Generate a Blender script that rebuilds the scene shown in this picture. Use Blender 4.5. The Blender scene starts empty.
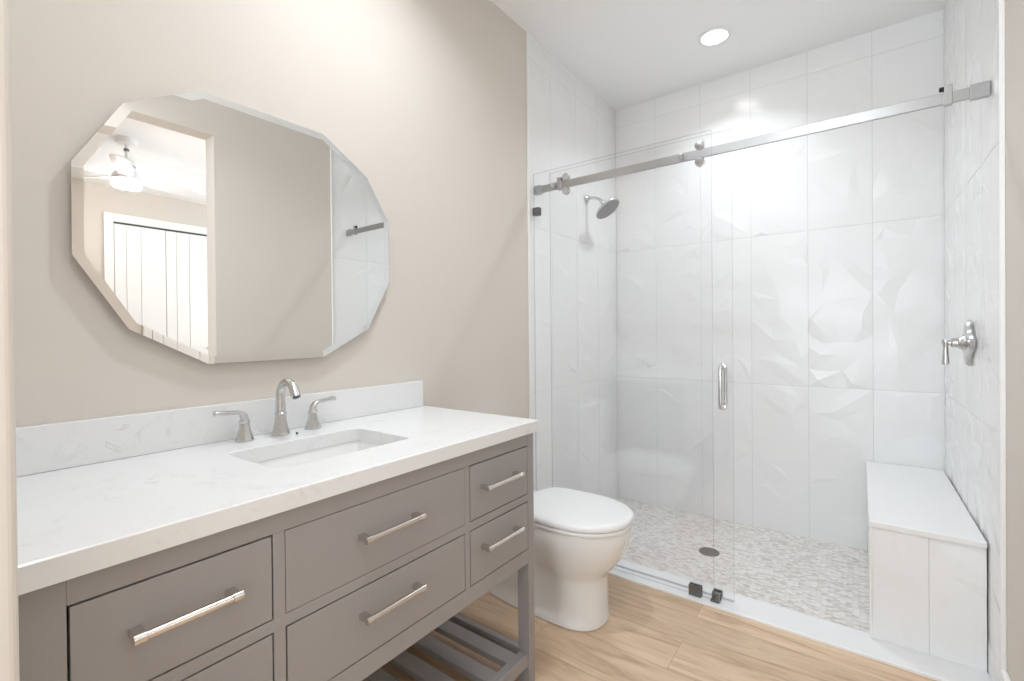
import bpy, bmesh, math, random
from mathutils import Vector, Matrix, geometry
PI = math.pi
sc = bpy.context.scene
COL = sc.collection

# ------------------------------------------------------------------ camera
CAM = Vector((1.413, 0.0, 1.155))
YAW, ROLL, PITCH, FPX, CY = 0.6382, 0.0089, -0.0059, 468.154, 335.2375
cd = bpy.data.cameras.new('camera'); cam = bpy.data.objects.new('camera', cd); COL.objects.link(cam)
cd.sensor_width = 36; cd.lens = FPX / 1024 * 36; cd.clip_start = 0.02
cd.shift_y = -(340.5 - CY) / 1024
cam.matrix_world = (Matrix.Translation(CAM) @ Matrix.Rotation(YAW, 4, 'Z') @
                    Matrix.Rotation(PI / 2 + PITCH, 4, 'X') @ Matrix.Rotation(-ROLL, 4, 'Z'))
sc.camera = cam

# ------------------------------------------------------------------ world, lights, exposure
w = bpy.data.worlds.new('daylight'); sc.world = w; w.use_nodes = True
bg = w.node_tree.nodes['Background']; bg.inputs[0].default_value = (0.89, 0.96, 1.03, 1); bg.inputs[1].default_value = 0.7
sc.view_settings.view_transform = 'Standard'; sc.view_settings.look = 'None'
sc.view_settings.gamma = 1; sc.view_settings.use_curve_mapping = False
sc.view_settings.exposure = 1.90
cy = sc.cycles
cy.max_bounces = 10; cy.diffuse_bounces = 6; cy.glossy_bounces = 5; cy.transparent_max_bounces = 16
cy.use_denoising = True

def area_light(name, loc, power, size, rot=(0, 0, 0), color=(1, 1, 1), size_y=None, spread=PI):
    l = bpy.data.lights.new(name, 'AREA'); l.energy = power; l.color = color; l.spread = spread
    l.size = size
    if size_y: l.shape = 'RECTANGLE'; l.size_y = size_y
    else: l.shape = 'DISK'
    o = bpy.data.objects.new(name, l); COL.objects.link(o); o.location = loc; o.rotation_euler = rot
    return o
CEIL = 2.748
SHOWER_LAMP = (0.789, 2.706, CEIL); VANITY_LAMP = (0.56, 0.97, CEIL); ENTRY_FILL = (1.22, 0.25, CEIL)
area_light('shower_lamp_light', (SHOWER_LAMP[0], SHOWER_LAMP[1], CEIL - 0.012), 1.7, 0.11, color=(0.90, 0.97, 1.04), spread=2.2)
area_light('vanity_lamp_light', (VANITY_LAMP[0], VANITY_LAMP[1], CEIL - 0.012), 2.3, 0.11, color=(0.88, 0.96, 1.04), spread=2.5)
area_light('entry_fill_light', (ENTRY_FILL[0], ENTRY_FILL[1], CEIL - 0.012), 1.5, 0.11, color=(0.88, 0.96, 1.04))  # added unseen fill lamp, lifts the vanity wall and drawer fronts
area_light('bedroom_fill_light', (3.5, 3.85, 1.6), 18, 2.4, rot=(-PI / 2, 0, 0), color=(0.86, 0.95, 1.05), size_y=1.7)  # added fill standing in for bedroom daylight; no window is built
area_light('hall_fill_light', (0.75, -1.75, 1.35), 14, 1.72, rot=(PI / 2 + 1.15, 0, 0), color=(0.89, 0.96, 1.03), size_y=2.5)  # added soft fill from behind the camera; no window there

# ------------------------------------------------------------------ materials
MATS = {}
def new_mat(name):
    m = bpy.data.materials.new(name); m.use_nodes = True; MATS[name] = m
    nt = m.node_tree; b = nt.nodes['Principled BSDF']
    return m, nt, b
def plain(name, col, rough=0.5, metal=0.0, bump=0.0, bscale=80, var=0.0, vscale=3, coat=0.0, spec=0.5):
    m, nt, b = new_mat(name)
    b.inputs['Base Color'].default_value = (*col, 1); b.inputs['Roughness'].default_value = rough
    b.inputs['Metallic'].default_value = metal; b.inputs['Coat Weight'].default_value = coat
    b.inputs['Specular IOR Level'].default_value = spec
    tc = nt.nodes.new('ShaderNodeTexCoord')
    if bump:
        n = nt.nodes.new('ShaderNodeTexNoise'); n.inputs['Scale'].default_value = bscale; n.inputs['Detail'].default_value = 4
        bp = nt.nodes.new('ShaderNodeBump'); bp.inputs['Strength'].default_value = bump; bp.inputs['Distance'].default_value = 0.002
        nt.links.new(tc.outputs['Object'], n.inputs['Vector']); nt.links.new(n.outputs['Fac'], bp.inputs['Height'])
        nt.links.new(bp.outputs['Normal'], b.inputs['Normal'])
    if var:
        n = nt.nodes.new('ShaderNodeTexNoise'); n.inputs['Scale'].default_value = vscale
        mx = nt.nodes.new('ShaderNodeMix'); mx.data_type = 'RGBA'
        mx.inputs[6].default_value = (*[c * (1 - var) for c in col], 1); mx.inputs[7].default_value = (*[min(1, c * (1 + var)) for c in col], 1)
        nt.links.new(tc.outputs['Object'], n.inputs['Vector']); nt.links.new(n.outputs['Fac'], mx.inputs[0])
        nt.links.new(mx.outputs[2], b.inputs['Base Color'])
    return m
plain('wall_paint', (0.665, 0.615, 0.56), 0.6, bump=0.12, bscale=140, var=0.015, spec=0.3)
plain('ceiling_paint', (0.90, 0.90, 0.90), 0.7, bump=0.15, bscale=120)
plain('white_trim', (0.84, 0.84, 0.83), 0.35, bump=0.02)
plain('vanity_paint', (0.325, 0.307, 0.302), 0.38, bump=0.04, bscale=200, var=0.02)
plain('gap_shade', (0.015, 0.013, 0.012), 0.8)  # near-black, paints the shade inside the drawer gaps
plain('ceramic', (0.86, 0.86, 0.85), 0.08, coat=0.3)
plain('sink_ceramic', (0.86, 0.86, 0.85), 0.12)
plain('tile_glaze', (0.83, 0.83, 0.825), 0.18, spec=0.33)
plain('grout', (0.62, 0.62, 0.61), 0.85, bump=0.2)
plain('bench_stone', (0.82, 0.82, 0.815), 0.25, var=0.02)
plain('chrome', (0.70, 0.70, 0.70), 0.16, 1.0)
plain('dark_metal', (0.10, 0.10, 0.105), 0.35, 0.8)
plain('black_rubber', (0.01, 0.01, 0.01), 0.6)
plain('clip_metal', (0.22, 0.22, 0.225), 0.32, 1.0)
plain('white_plastic', (0.82, 0.82, 0.82), 0.3)
plain('seal_plastic', (0.72, 0.74, 0.76), 0.3)

def brushed(name, col, rough, stretch):   # fine satin finish
    m, nt, b = new_mat(name)
    b.inputs['Base Color'].default_value = (*col, 1); b.inputs['Metallic'].default_value = 1; 
    tc = nt.nodes.new('ShaderNodeTexCoord'); mp = nt.nodes.new('ShaderNodeMapping'); mp.inputs['Scale'].default_value = stretch
    n = nt.nodes.new('ShaderNodeTexNoise'); n.inputs['Scale'].default_value = 60; n.inputs['Detail'].default_value = 3
    mr = nt.nodes.new('ShaderNodeMapRange'); mr.inputs[3].default_value = rough * 0.96; mr.inputs[4].default_value = rough * 1.04
    nt.links.new(tc.outputs['Object'], mp.inputs[0]); nt.links.new(mp.outputs[0], n.inputs['Vector'])
    nt.links.new(n.outputs['Fac'], mr.inputs[0]); nt.links.new(mr.outputs[0], b.inputs['Roughness'])
    return m
brushed('brushed_nickel', (0.62, 0.62, 0.615), 0.27, (6, 6, 1))
brushed('pull_nickel', (0.68, 0.64, 0.60), 0.24, (6, 1, 6))
brushed('rail_steel', (0.44, 0.44, 0.44), 0.30, (1, 6, 12))

m, nt, b = new_mat('mirror_silver')
b.inputs['Base Color'].default_value = (0.93, 0.94, 0.93, 1); b.inputs['Metallic'].default_value = 1; b.inputs['Roughness'].default_value = 0.0

def emitter(name, col, st):
    m = bpy.data.materials.new(name); m.use_nodes = True; nt = m.node_tree
    for n in list(nt.nodes):
        if n.type == 'BSDF_PRINCIPLED': nt.nodes.remove(n)
    e = nt.nodes.new('ShaderNodeEmission'); e.inputs[0].default_value = (*col, 1); e.inputs[1].default_value = st
    nt.links.new(e.outputs[0], nt.nodes['Material Output'].inputs[0]); MATS[name] = m
emitter('lamp_lens', (1, 0.98, 0.95), 6); emitter('fan_lens', (1, 0.97, 0.92), 14)

def glass(name, tint, refl=1.0):
    m = bpy.data.materials.new(name); m.use_nodes = True; nt = m.node_tree; MATS[name] = m
    nt.nodes.remove(nt.nodes['Principled BSDF'])
    t = nt.nodes.new('ShaderNodeBsdfTransparent'); t.inputs[0].default_value = (*tint, 1)
    g = nt.nodes.new('ShaderNodeBsdfGlossy'); g.inputs['Roughness'].default_value = 0.0; g.inputs[0].default_value = (refl, refl, refl, 1)
    f = nt.nodes.new('ShaderNodeFresnel'); ge = nt.nodes.new('ShaderNodeNewGeometry')
    io = nt.nodes.new('ShaderNodeMapRange'); io.inputs[3].default_value = 1.45; io.inputs[4].default_value = 1 / 1.45   # same reflectance on both faces of the pane
    nt.links.new(ge.outputs['Backfacing'], io.inputs[0]); nt.links.new(io.outputs[0], f.inputs[0])
    mx = nt.nodes.new('ShaderNodeMixShader')
    nt.links.new(f.outputs[0], mx.inputs[0]); nt.links.new(t.outputs[0], mx.inputs[1]); nt.links.new(g.outputs[0], mx.inputs[2])
    nt.links.new(mx.outputs[0], nt.nodes['Material Output'].inputs[0])
glass('shower_glass', (0.990, 0.992, 0.995)); glass('glass_edge', (0.78, 0.80, 0.815), 0.8)

# quartz with faint veins
m, nt, b = new_mat('quartz')
b.inputs['Roughness'].default_value = 0.18
tc = nt.nodes.new('ShaderNodeTexCoord')
n1 = nt.nodes.new('ShaderNodeTexNoise'); n1.inputs['Scale'].default_value = 9; n1.inputs['Detail'].default_value = 9; n1.inputs['Roughness'].default_value = 0.72; n1.inputs['Distortion'].default_value = 0.5
n3 = nt.nodes.new('ShaderNodeTexNoise'); n3.inputs['Scale'].default_value = 9; n3.inputs['Detail'].default_value = 3
ab = nt.nodes.new('ShaderNodeMath'); ab.operation = 'SUBTRACT'; ab.inputs[1].default_value = 0.5
aa = nt.nodes.new('ShaderNodeMath'); aa.operation = 'ABSOLUTE'
cr = nt.nodes.new('ShaderNodeMapRange'); cr.inputs[1].default_value = 0.0; cr.inputs[2].default_value = 0.03; cr.inputs[3].default_value = 1.0; cr.inputs[4].default_value = 0.0
ms = nt.nodes.new('ShaderNodeMapRange'); ms.inputs[1].default_value = 0.5; ms.inputs[2].default_value = 0.68; ms.inputs[3].default_value = 0.0; ms.inputs[4].default_value = 1.0
mu = nt.nodes.new('ShaderNodeMath'); mu.operation = 'MULTIPLY'
mx = nt.nodes.new('ShaderNodeMix'); mx.data_type = 'RGBA'; mx.inputs[6].default_value = (0.775, 0.78, 0.782, 1); mx.inputs[7].default_value = (0.66, 0.66, 0.665, 1)
L = nt.links.new
L(tc.outputs['Object'], n1.inputs['Vector']); L(tc.outputs['Object'], n3.inputs['Vector'])
L(n1.outputs['Fac'], ab.inputs[0]); L(ab.outputs[0], aa.inputs[0]); L(aa.outputs[0], cr.inputs[0]); L(n3.outputs['Fac'], ms.inputs[0])
L(cr.outputs[0], mu.inputs[0]); L(ms.outputs[0], mu.inputs[1]); L(mu.outputs[0], mx.inputs[0]); L(mx.outputs[2], b.inputs['Base Color'])

# oak planks running along x
m, nt, b = new_mat('oak_planks')
tc = nt.nodes.new('ShaderNodeTexCoord'); L = nt.links.new
mp = nt.nodes.new('ShaderNodeMapping'); mp.inputs['Location'].default_value = (0.37, 0.03, 0)
br = nt.nodes.new('ShaderNodeTexBrick'); br.inputs['Scale'].default_value = 1.0; br.inputs['Brick Width'].default_value = 1.25; br.inputs['Row Height'].default_value = 0.18
br.inputs['Mortar Size'].default_value = 0.0012; br.inputs['Mortar Smooth'].default_value = 0.3; br.offset = 0.37
br.inputs['Color1'].default_value = (0.0, 0, 0, 1); br.inputs['Color2'].default_value = (1, 1, 1, 1); br.inputs['Mortar'].default_value = (0.5, 0.5, 0.5, 1)
L(tc.outputs['Object'], mp.inputs[0]); L(mp.outputs[0], br.inputs['Vector'])
mg = nt.nodes.new('ShaderNodeMapping'); mg.inputs['Scale'].default_value = (1.1, 9, 1)
addv = nt.nodes.new('ShaderNodeVectorMath'); addv.operation = 'ADD'
scl = nt.nodes.new('ShaderNodeVectorMath'); scl.operation = 'SCALE'; scl.inputs['Scale'].default_value = 7.0
L(br.outputs['Color'], scl.inputs[0]); L(tc.outputs['Object'], addv.inputs[0]); L(scl.outputs[0], addv.inputs[1]); L(addv.outputs[0], mg.inputs[0])
ng = nt.nodes.new('ShaderNodeTexNoise'); ng.inputs['Scale'].default_value = 2.2; ng.inputs['Detail'].default_value = 8; ng.inputs['Roughness'].default_value = 0.62; ng.inputs['Distortion'].default_value = 1.1
L(mg.outputs[0], ng.inputs['Vector'])
rg = nt.nodes.new('ShaderNodeValToRGB'); e = rg.color_ramp.elements
e[0].position = 0.30; e[0].color = (0.40, 0.27, 0.17, 1); e[1].position = 0.72; e[1].color = (0.70, 0.54, 0.39, 1)
k = rg.color_ramp.elements.new(0.47); k.color = (0.57, 0.415, 0.28, 1)
L(ng.outputs['Fac'], rg.inputs[0])
hv = nt.nodes.new('ShaderNodeHueSaturation'); mrv = nt.nodes.new('ShaderNodeMapRange'); mrv.inputs[3].default_value = 0.98; mrv.inputs[4].default_value = 1.18
L(br.outputs['Color'], mrv.inputs[0]); L(mrv.outputs[0], hv.inputs['Value']); L(rg.outputs[0], hv.inputs['Color'])
mm = nt.nodes.new('ShaderNodeMix'); mm.data_type = 'RGBA'; mm.inputs[7].default_value = (0.22, 0.14, 0.08, 1)
mf = nt.nodes.new('ShaderNodeMath'); mf.operation = 'MULTIPLY'; mf.inputs[1].default_value = 0.55
L(br.outputs['Fac'], mf.inputs[0]); L(mf.outputs[0], mm.inputs[0]); L(hv.outputs[0], mm.inputs[6]); L(mm.outputs[2], b.inputs['Base Color'])
b.inputs['Roughness'].default_value = 0.42
bp = nt.nodes.new('ShaderNodeBump'); bp.inputs['Strength'].default_value = 0.15; bp.inputs['Distance'].default_value = 0.001
L(ng.outputs['Fac'], bp.inputs['Height']); L(bp.outputs[0], b.inputs['Normal'])

# small stone mosaic
m, nt, b = new_mat('mosaic')
tc = nt.nodes.new('ShaderNodeTexCoord'); L = nt.links.new
mp = nt.nodes.new('ShaderNodeMapping'); mp.inputs['Scale'].default_value = (44, 84, 1); mp.inputs['Rotation'].default_value = (0, 0, 0.0)
vo = nt.nodes.new('ShaderNodeTexVoronoi'); vo.voronoi_dimensions = '2D'; vo.feature = 'F1'; vo.inputs['Scale'].default_value = 1.0; vo.inputs['Randomness'].default_value = 0.8
ve = nt.nodes.new('ShaderNodeTexVoronoi'); ve.voronoi_dimensions = '2D'; ve.feature = 'DISTANCE_TO_EDGE'; ve.inputs['Scale'].default_value = 1.0; ve.inputs['Randomness'].default_value = 0.8
L(tc.outputs['Object'], mp.inputs[0]); L(mp.outputs[0], vo.inputs['Vector']); L(mp.outputs[0], ve.inputs['Vector'])
sp = nt.nodes.new('ShaderNodeSeparateColor'); L(vo.outputs['Color'], sp.inputs[0])
rp = nt.nodes.new('ShaderNodeValToRGB'); e = rp.color_ramp.elements
e[0].position = 0.0; e[0].color = (0.56, 0.52, 0.485, 1); e[1].position = 1.0; e[1].color = (0.84, 0.82, 0.79, 1)
for pz, c in ((0.25, (0.66, 0.61, 0.57, 1)), (0.5, (0.76, 0.72, 0.68, 1)), (0.75, (0.82, 0.79, 0.76, 1))):
    q = rp.color_ramp.elements.new(pz); q.color = c
L(sp.outputs[0], rp.inputs[0])
me = nt.nodes.new('ShaderNodeMapRange'); me.inputs[1].default_value = 0.02; me.inputs[2].default_value = 0.09; L(ve.outputs['Distance'], me.inputs[0])
mc = nt.nodes.new('ShaderNodeMix'); mc.data_type = 'RGBA'; mc.inputs[6].default_value = (0.66, 0.62, 0.59, 1)
L(me.outputs[0], mc.inputs[0]); L(rp.outputs[0], mc.inputs[7]); L(mc.outputs[2], b.inputs['Base Color'])
b.inputs['Roughness'].default_value = 0.38
bp = nt.nodes.new('ShaderNodeBump'); bp.inputs['Strength'].default_value = 0.35; bp.inputs['Distance'].default_value = 0.002
L(me.outputs[0], bp.inputs['Height']); L(bp.outputs[0], b.inputs['Normal'])

# marble threshold
m, nt, b = new_mat('white_marble')
b.inputs['Roughness'].default_value = 0.22
tc = nt.nodes.new('ShaderNodeTexCoord'); n = nt.nodes.new('ShaderNodeTexNoise'); n.inputs['Scale'].default_value = 4; n.inputs['Detail'].default_value = 6; n.inputs['Distortion'].default_value = 2
r = nt.nodes.new('ShaderNodeValToRGB'); r.color_ramp.elements[0].color = (0.78, 0.78, 0.785, 1); r.color_ramp.elements[1].color = (0.86, 0.86, 0.86, 1)
nt.links.new(tc.outputs['Object'], n.inputs['Vector']); nt.links.new(n.outputs['Fac'], r.inputs[0]); nt.links.new(r.outputs[0], b.inputs['Base Color'])

# ------------------------------------------------------------------ mesh helpers (all coordinates are world coordinates; build() makes them local)
class MB:
    def __init__(s): s.bm = bmesh.new(); s.smooth = False
    def _merge(s, o, smooth, mi=0):
        for f in o.faces: f.smooth = smooth; f.material_index = mi
        me = bpy.data.meshes.new('tmp'); o.to_mesh(me); o.free(); s.bm.from_mesh(me); bpy.data.meshes.remove(me); return s
    def box(s, x0, x1, y0, y1, z0, z1, bev=0.0, seg=2, mi=0, rot=None):
        o = bmesh.new(); bmesh.ops.create_cube(o, size=1)
        c = Vector(((x0 + x1) / 2, (y0 + y1) / 2, (z0 + z1) / 2))
        for v in o.verts:
            v.co = Vector((v.co.x * (x1 - x0), v.co.y * (y1 - y0), v.co.z * (z1 - z0)))
        if bev: bmesh.ops.bevel(o, geom=list(o.edges), offset=bev, segments=seg, affect='EDGES', profile=0.5)
        for v in o.verts:
            if rot: v.co = rot @ v.co
            v.co += c
        return s._merge(o, False, mi)
    def loft(s, rings, cap=True, smooth=True, closed=True, mi=0):
        o = bmesh.new(); R = [[o.verts.new(p) for p in r] for r in rings]; n = len(R[0])
        for a, b_ in zip(R, R[1:]):
            for i in range(n if closed else n - 1):
                j = (i + 1) % n; o.faces.new((a[i], a[j], b_[j], b_[i]))
        if cap: o.faces.new(list(reversed(R[0]))); o.faces.new(R[-1])
        bmesh.ops.recalc_face_normals(o, faces=list(o.faces))
        return s._merge(o, smooth, mi)
    def tube(s, pts, rad, n=16, smooth=True, cap=True, sq=None, mi=0):
        pts = [Vector(p) for p in pts]; rads = rad if isinstance(rad, (list, tuple)) else [rad] * len(pts)
        rings = []; ref = None
        for i, p in enumerate(pts):
            t = (pts[min(i + 1, len(pts) - 1)] - pts[max(i - 1, 0)]).normalized()
            if ref is None:
                ref = Vector((0, 0, 1)) if abs(t.z) < 0.9 else Vector((0, 1, 0))
            u = (ref - t * ref.dot(t)).normalized(); v = t.cross(u); ref = u
            rings.append([p + (u * math.cos(2 * PI * k / n) * (sq[0] if sq else 1) + v * math.sin(2 * PI * k / n) * (sq[1] if sq else 1)) * rads[i] for k in range(n)])
        return s.loft(rings, cap, smooth, mi=mi)
    def lathe(s, prof, origin, axis=(0, 0, 1), n=32, smooth=True, mi=0):
        # prof: (radius, height) along axis
        ax = Vector(axis).normalized(); u = ax.orthogonal().normalized(); v = ax.cross(u); og = Vector(origin)
        rings = [[og + ax * h + (u * math.cos(2 * PI * k / n) + v * math.sin(2 * PI * k / n)) * max(r, 1e-4) for k in range(n)] for r, h in prof]
        return s.loft(rings, True, smooth, mi=mi)
    def sharp(s, ang=35):
        s.bm.edges.ensure_lookup_table()
        for e in s.bm.edges:
            if len(e.link_faces) == 2 and e.calc_face_angle(0) > math.radians(ang): e.smooth = False
            elif len(e.link_faces) != 2: e.smooth = False
        return s
    def build(s, name, mats, parent=None, origin=None):
        base = Vector(origin) if origin else (world_loc(parent) if parent else Vector((0, 0, 0)))
        bmesh.ops.remove_doubles(s.bm, verts=list(s.bm.verts), dist=1e-6)
        for v in s.bm.verts: v.co -= base
        s.sharp()
        me = bpy.data.meshes.new(name); s.bm.to_mesh(me); s.bm.free()
        for mn in (mats if isinstance(mats, (list, tuple)) else [mats]): me.materials.append(MATS[mn])
        o = bpy.data.objects.new(name, me); COL.objects.link(o)
        if parent: o.parent = parent; o.location = base - world_loc(parent)
        else: o.location = base
        return o
def world_loc(o):
    p = Vector((0, 0, 0))
    while o: p += o.location; o = o.parent
    return p
def tag(o, label=None, cat=None, group=None, kind=None):
    if label: o['label'] = label
    if cat: o['category'] = cat
    if group: o['group'] = group
    if kind: o['kind'] = kind
    return o
def thing(name, label, cat, loc, group=None):
    o = bpy.data.objects.new(name, None); o.empty_display_size = 0.05; COL.objects.link(o); o.location = loc
    return tag(o, label, cat, group)
def struct(o, label=None, cat=None): return tag(o, label, cat, kind='structure')

# ------------------------------------------------------------------ room shell
W = 1.761; YB = 3.18; YT_L = 2.05; YT_R = 1.98; SF = -0.046
O_Y0, O_Y1, O_Z = 0.15, 1.208, 2.36   # opening to the bedroom in the right wall
T = 0.119
mb = MB(); mb.box(-0.12, W + T + 0.001, -1.6, 2.062, -0.1, 0.0); struct(mb.build('floor', 'oak_planks'), 'light oak plank floor of the bathroom running along the shower curb', 'floor')
mb = MB(); mb.box(-0.12, W + T, -1.6, YB + 0.1, CEIL, CEIL + 0.1); struct(mb.build('ceiling', 'ceiling_paint'), 'flat white ceiling over the bathroom and shower', 'ceiling')
mb = MB(); mb.box(-0.12, 0.0, -1.6, YT_L, 0, CEIL); struct(mb.build('wall_left', 'wall_paint'), 'beige painted wall behind the vanity and mirror', 'wall')
mb = MB(); mb.box(-0.12, 0.0, YT_L + 0.0005, YB, -0.1, CEIL); struct(mb.build('wall_shower_left', 'grout'), 'shower side wall core carrying the showerhead tile', 'wall')
mb = MB(); mb.box(-0.12, W + T, YB + 0.0005, YB + 0.1, -0.1, CEIL); struct(mb.build('wall_back', 'grout'), 'back wall core behind the faceted shower tile', 'wall')
mb = MB()
mb.box(W, W + T, O_Y1, YB, 0, CEIL); mb.box(W, W + T, -1.6, O_Y0, 0, CEIL); mb.box(W, W + T, O_Y0, O_Y1, O_Z, CEIL)
mb.bm.verts.ensure_lookup_table()
struct(mb.build('wall_right', 'wall_paint'), 'beige painted right wall with the cased opening to the bedroom', 'wall')
mb = MB(); mb.box(0.0, 0.70, -0.03, 0.0845, 0, CEIL, bev=0.008, seg=4); struct(mb.build('wall_front', 'wall_paint'), 'beige wall end at the near left beside the countertop', 'wall')
mb = MB(); mb.box(0.0, W, YT_L - 0.02, YB, -0.09, SF); struct(mb.build('floor_shower', 'mosaic'), 'beige and grey stone mosaic floor of the shower', 'floor')

# faceted wall tiles
TW, TH = 0.2945, 0.895
def tile_variant(seed):
    rnd = random.Random(seed); pts = []; hs = []
    def add(x, y, h): pts.append(Vector((x, y))); hs.append(h)
    H = 3.04
    for x, y in ((0, 0), (1, 0), (1, H), (0, H)): add(x, y, 0)
    for i in range(1, 3):
        add((i + rnd.uniform(-.25, .25)) / 3, 0, rnd.uniform(0, .25)); add((i + rnd.uniform(-.25, .25)) / 3, H, rnd.uniform(0, .25))
    for i in range(1, 9):
        add(0, H * (i + rnd.uniform(-.3, .3)) / 9, rnd.uniform(0, .3)); add(1, H * (i + rnd.uniform(-.3, .3)) / 9, rnd.uniform(0, .3))
    for r in range(12):
        for c in range(3):
            if rnd.random() < 0.2: continue
            x = (c + 0.5 + rnd.uniform(-.5, .5)) / 3; y = H * (r + 0.5 + rnd.uniform(-.55, .55)) / 12
            if 0.06 < x < 0.94 and 0.05 < y < H - 0.05: add(x, y, rnd.choice((0.0, 0.25, 0.5, 0.8, 1.0)))
    vs, es, fs, ov, oe, of = geometry.delaunay_2d_cdt(pts, [], [], 0, 1e-5, True)
    return [(v.x, v.y / H, hs[ov[i][0]]) for i, v in enumerate(vs)], fs
VARS = [tile_variant(s) for s in (3, 11, 29, 47, 61)]
def tile_wall(name, og, ud, nd, u0, u1, z0, z1, ju, jz, relief=0.0045, depth=0.0075, parent=None, seed=1, tw=TW, th=TH, origin=None, extra=None):
    """og: point on the wall plane; ud: direction along the wall; nd: out of the wall; ju/jz: one joint position"""
    og, ud, nd = Vector(og), Vector(ud), Vector(nd); up = Vector((0, 0, 1)); rnd = random.Random(seed)
    o = bmesh.new(); g = 0.0011
    k0 = math.floor((u0 - ju) / tw) - 1; m0 = math.floor((z0 - jz) / th) - 1
    kk = k0
    while ju + kk * tw < u1:
        mm_ = m0
        while jz + mm_ * th < z1:
            a, b_ = ju + kk * tw + g, ju + (kk + 1) * tw - g; c, d = jz + mm_ * th + g, jz + (mm_ + 1) * th - g
            vs, fs = VARS[rnd.randrange(len(VARS))]; fx = rnd.random() < .5; fy = rnd.random() < .5
            if b_ > u0 + 1e-4 and a < u1 - 1e-4 and d > z0 + 1e-4 and c < z1 - 1e-4:
                t = bmesh.new(); V = []
                for x, y, h in vs:
                    x = 1 - x if fx else x; y = 1 - y if fy else y
                    V.append(t.verts.new((a + (b_ - a) * x, c + (d - c) * y, depth - 0.0042 + h * relief)))
                for f in fs: t.faces.new([V[i] for i in f])
                bmesh.ops.recalc_face_normals(t, faces=list(t.faces))
                for co, no in (((u0, 0, 0), (-1, 0, 0)), ((u1, 0, 0), (1, 0, 0)), ((0, z0, 0), (0, -1, 0)), ((0, z1, 0), (0, 1, 0))):
                    bmesh.ops.bisect_plane(t, geom=list(t.verts) + list(t.edges) + list(t.faces), dist=1e-6, plane_co=co, plane_no=no, clear_outer=True)
                ed = [e for e in t.edges if e.is_boundary]
                if ed:
                    r = bmesh.ops.extrude_edge_only(t, edges=ed)
                    for v in r['geom']:
                        if isinstance(v, bmesh.types.BMVert): v.co.z = 0.001
                bmesh.ops.recalc_face_normals(t, faces=list(t.faces))
                me = bpy.data.meshes.new('t'); t.to_mesh(me); t.free(); o.from_mesh(me); bpy.data.meshes.remove(me)
            mm_ += 1
        kk += 1
    for f in o.faces: f.material_index = 0; f.smooth = False
    q = [o.verts.new(p) for p in ((u0, z0, 0.003), (u1, z0, 0.003), (u1, z1, 0.003), (u0, z1, 0.003))]
    q2 = [o.verts.new(p) for p in ((u0, z0, 0.0), (u1, z0, 0.0), (u1, z1, 0.0), (u0, z1, 0.0))]
    gf = [o.faces.new(q), o.faces.new(q2[::-1])] + [o.faces.new((q[i], q2[i], q2[(i + 1) % 4], q[(i + 1) % 4])) for i in range(4)]
    for f in gf: f.material_index = 1
    for v in o.verts:
        x, z, h = v.co; v.co = og + ud * x + up * z + nd * h
    mb = MB(); mb.bm = o
    bmesh.ops.recalc_face_normals(o, faces=list(o.faces))
    return mb.build(name, ['tile_glaze', 'grout'], parent, origin)
struct(tile_wall('wall_tile_back', (0, YB, 0), (1, 0, 0), (0, -1, 0), 0.001, W - 0.001, SF, CEIL, 0.2945, 0.83, seed=5), 'white faceted ceramic tile across the back of the shower', 'wall tile')
struct(tile_wall('wall_tile_left', (0, 0, 0), (0, 1, 0), (1, 0, 0), YT_L + 0.012, YB - 0.009, SF, CEIL, YB - 0.30, 0.83, seed=8), 'white faceted ceramic tile on the showerhead side', 'wall tile')
struct(tile_wall('wall_tile_right', (W, 0, 0), (0, 1, 0), (-1, 0, 0), YT_R + 0.012, YB - 0.009, 0.0, CEIL, YB - 0.30, 0.83, seed=12), 'white faceted ceramic tile on the valve side', 'wall tile')
mb = MB(); mb.box(0.0, 0.012, YT_L, YT_L + 0.012, 0, CEIL, bev=0.002); struct(mb.build('trim_1', 'white_trim'), 'slim white edge trim of the left shower tile', 'trim')
mb = MB(); mb.box(W - 0.012, W, YT_R, YT_R + 0.012, 0, CEIL, bev=0.002); struct(mb.build('trim_2', 'white_trim'), 'slim white edge trim of the right shower tile', 'trim')
# baseboards
def baseboard(name, pts_box, lab):
    mb = MB(); mb.box(*pts_box, bev=0.003, seg=2); struct(mb.build(name, 'white_trim'), lab, 'baseboard')
baseboard('baseboard_right', (W - 0.014, W, O_Y1, YT_R - 0.001, 0, 0.14), 'white baseboard along the right wall up to the shower tile')
baseboard('baseboard_left', (0, 0.014, 0.088, YT_L - 0.001, 0, 0.14), 'white baseboard on the left wall behind the vanity and toilet')
# curb
mb = MB(); mb.box(0.011, W - 0.001, 2.060, 2.217, -0.09, 0.007, bev=0.004, seg=3); struct(mb.build('trim_3', 'white_marble'), 'low white marble curb along the shower entrance', 'curb')
mb = MB(); mb.box(0.012, W - 0.012, 2.0525, 2.0605, -0.001, 0.010, bev=0.002); struct(mb.build('trim_4', 'white_trim'), 'thin white strip where the oak floor meets the curb', 'trim')

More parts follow.
